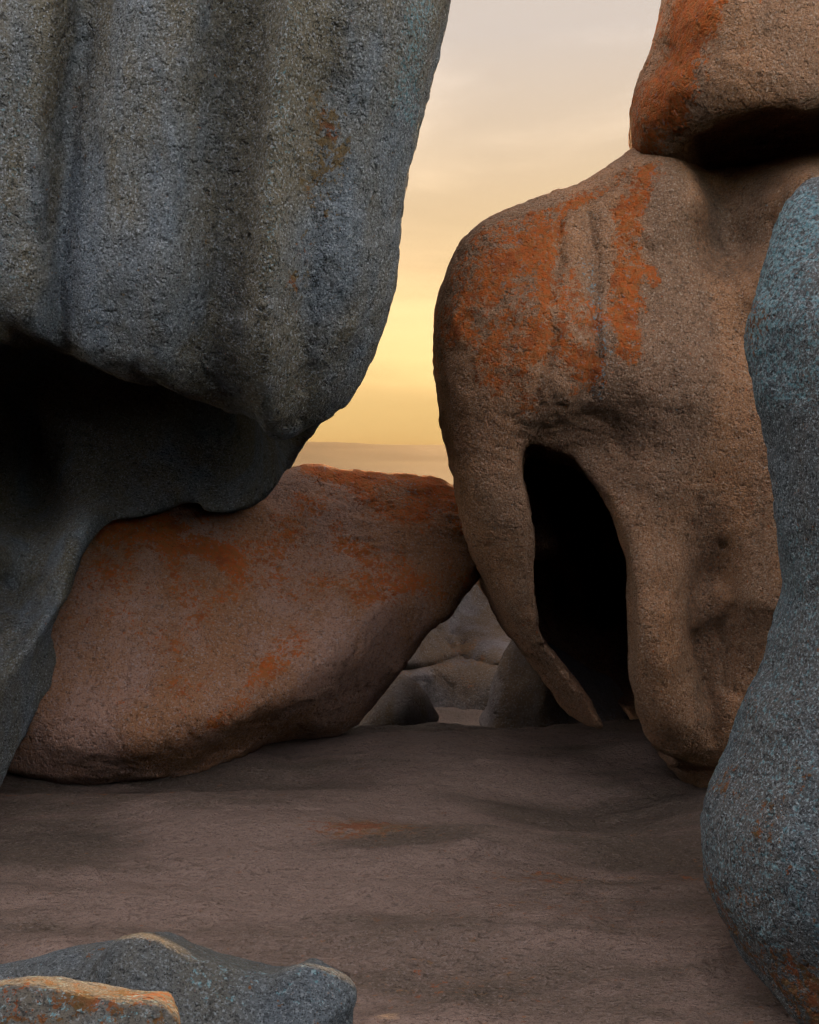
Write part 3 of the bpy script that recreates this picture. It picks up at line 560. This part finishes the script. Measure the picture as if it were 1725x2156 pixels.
ga = {'lichen': gblob([(790, 1770, 0.24, 0.10, 0.62), (1180, 1860, 0.30, 0.10, 0.30), (1430, 1850, 0.12, 0.05, 0.34), (100, 1680, 0.8, 0.10, 0.34), (1150, 1940, 0.4, 0.2, 0.2), (950, 2080, 0.3, 0.12, 0.2)]),
      'stain_shade': gblob([(150, 1770, 0.6, 0.35, 0.40), (1300, 1640, 0.4, 0.35, 0.36), (1250, 1750, 0.6, 0.2, 0.34), (850, 1590, 0.35, 0.12, 0.40), (1400, 1830, 0.35, 0.16, 0.36), (1000, 1815, 0.15, 0.05, 0.45), (775, 1912, 0.07, 0.05, 0.4), (600, 1960, 0.7, 0.18, 0.28), (900, 1900, 0.6, 0.2, 0.22), (200, 1930, 0.5, 0.15, 0.3)]),  # dark patches; the right-hand hollow and the knob get painted shade
      'crust': 0 * PX, 'added_dark': np.maximum(sst(-2.0, -3.2, PY + 0.5 * fbm(P3, 0.6, 3)), sst(16, 30, rr)), 'tone': 0.5 - gblob([(900, 1575, 0.6, 0.25, 0.35), (1100, 1620, 0.4, 0.3, 0.32), (450, 1760, 0.7, 0.25, 0.28), (850, 1720, 0.4, 0.25, 0.30), (1330, 1560, 0.3, 0.3, 0.40), (650, 1880, 0.6, 0.2, 0.2)]) + gblob([(120, 1780, 0.5, 0.3, 0.3), (1280, 1680, 0.4, 0.3, 0.32), (1320, 1800, 0.4, 0.15, 0.3), (1000, 1960, 0.5, 0.15, 0.2), (1150, 2100, 0.6, 0.2, 0.2)]) + 0.40 * fbm(P3 * np.array([0.6, 1.2, 1]) + 33.0, 0.8, 3, 0.6) + 0.36 * fbm(P3 * np.array([0.4, 1.3, 1]) + 3.0, 4.0, 5, 0.65)}
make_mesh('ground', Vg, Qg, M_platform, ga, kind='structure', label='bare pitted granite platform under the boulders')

# ------------------------------------------------------------------ sea and the far headland
def simple(name, col, rough_=0.7, bumpscale=None):
    m = bpy.data.materials.new(name); m.use_nodes = True; b = m.node_tree.nodes['Principled BSDF']
    b.inputs['Base Color'].default_value = (*col, 1); b.inputs['Roughness'].default_value = rough_; b.inputs['Specular IOR Level'].default_value = 0.08
    n = m.node_tree.nodes.new('ShaderNodeTexNoise'); t = m.node_tree.nodes.new('ShaderNodeTexCoord')
    m.node_tree.links.new(t.outputs['Object'], n.inputs['Vector']); n.inputs['Scale'].default_value = bumpscale or 0.05; n.inputs['Detail'].default_value = 6
    bp = m.node_tree.nodes.new('ShaderNodeBump'); bp.inputs['Strength'].default_value = 0.5; bp.inputs['Distance'].default_value = 1.0
    m.node_tree.links.new(n.outputs['Fac'], bp.inputs['Height']); m.node_tree.links.new(bp.outputs[0], b.inputs['Normal'])
    return m
S = 29000.0
q = np.linspace(-S, S, 25); XX, YY = np.meshgrid(q, q, indexing='ij'); ix = np.arange(625).reshape(25, 25)
make_mesh('sea', np.stack([XX.ravel(), YY.ravel(), np.full(625, -75.0)], 1), np.stack([ix[:-1, :-1].ravel(), ix[1:, :-1].ravel(), ix[1:, 1:].ravel(), ix[:-1, 1:].ravel()], 1),
          simple('sea_water', (0.02, 0.035, 0.045), 0.65, 0.06), kind='structure')
hx = np.linspace(-6300, 7000, 260); hy = np.linspace(0, 1, 40)
HX, HY = np.meshgrid(hx, hy, indexing='ij'); D = 8000.0
prof = np.interp(HX, [-6300, -4300, -2000, -770, -430, 240, 330, 1300, 3300, 5600, 7000], [-60, 200, 210, 196, 182, 168, 172, 170, 150, 60, -80]) + EYE
P3 = np.stack([HX.ravel(), HY.ravel() * 7000, 0 * HX.ravel()], 1)
cross = np.interp(HY, [0, 0.2, 0.4, 0.6, 0.8, 1.0], [0, 0.16, 0.42, 0.74, 1.0, 0.5])
HZ = -80 + (prof + 80) * cross + (14 * fbm(P3, 0.002, 4) + 4.0 * fbm(P3, 0.015, 3)).reshape(HX.shape) * np.sin(np.pi * np.clip(HY, 0, 1)) ** 0.5
ix = np.arange(HX.size).reshape(HX.shape)
make_mesh('headland', np.stack([HX.ravel(), D + (HY.ravel() - 0.8) * 7000, HZ.ravel()], 1), np.stack([ix[:-1, :-1].ravel(), ix[1:, :-1].ravel(), ix[1:, 1:].ravel(), ix[:-1, 1:].ravel()], 1),
          simple('headland_scrub', (0.07, 0.065, 0.045), 0.9, 0.03), kind='structure')

# ------------------------------------------------------------------ sea haze
hz = bpy.data.materials.new('sea_haze'); hz.use_nodes = True
for n in list(hz.node_tree.nodes):
    if n.type != 'OUTPUT_MATERIAL': hz.node_tree.nodes.remove(n)
pv = hz.node_tree.nodes.new('ShaderNodeVolumePrincipled')
pv.inputs['Color'].default_value = (0.34, 0.20, 0.085, 1); pv.inputs['Density'].default_value = 0.00006
pv.inputs['Anisotropy'].default_value = 0.15
hz.node_tree.links.new(pv.outputs[0], hz.node_tree.nodes['Material Output'].inputs['Volume'])
a, z0, z1 = 29500.0, -90.0, 240.0
bv = np.array([(x, y, z) for x in (-a, a) for y in (-a, a) for z in (z0, z1)], float)
bq = np.array([(0, 1, 3, 2), (4, 6, 7, 5), (0, 4, 5, 1), (2, 3, 7, 6), (0, 2, 6, 4), (1, 5, 7, 3)])
make_mesh('haze', bv, bq, hz, kind='stuff', label='pale evening sea haze')
print('script', time.time() - T0)
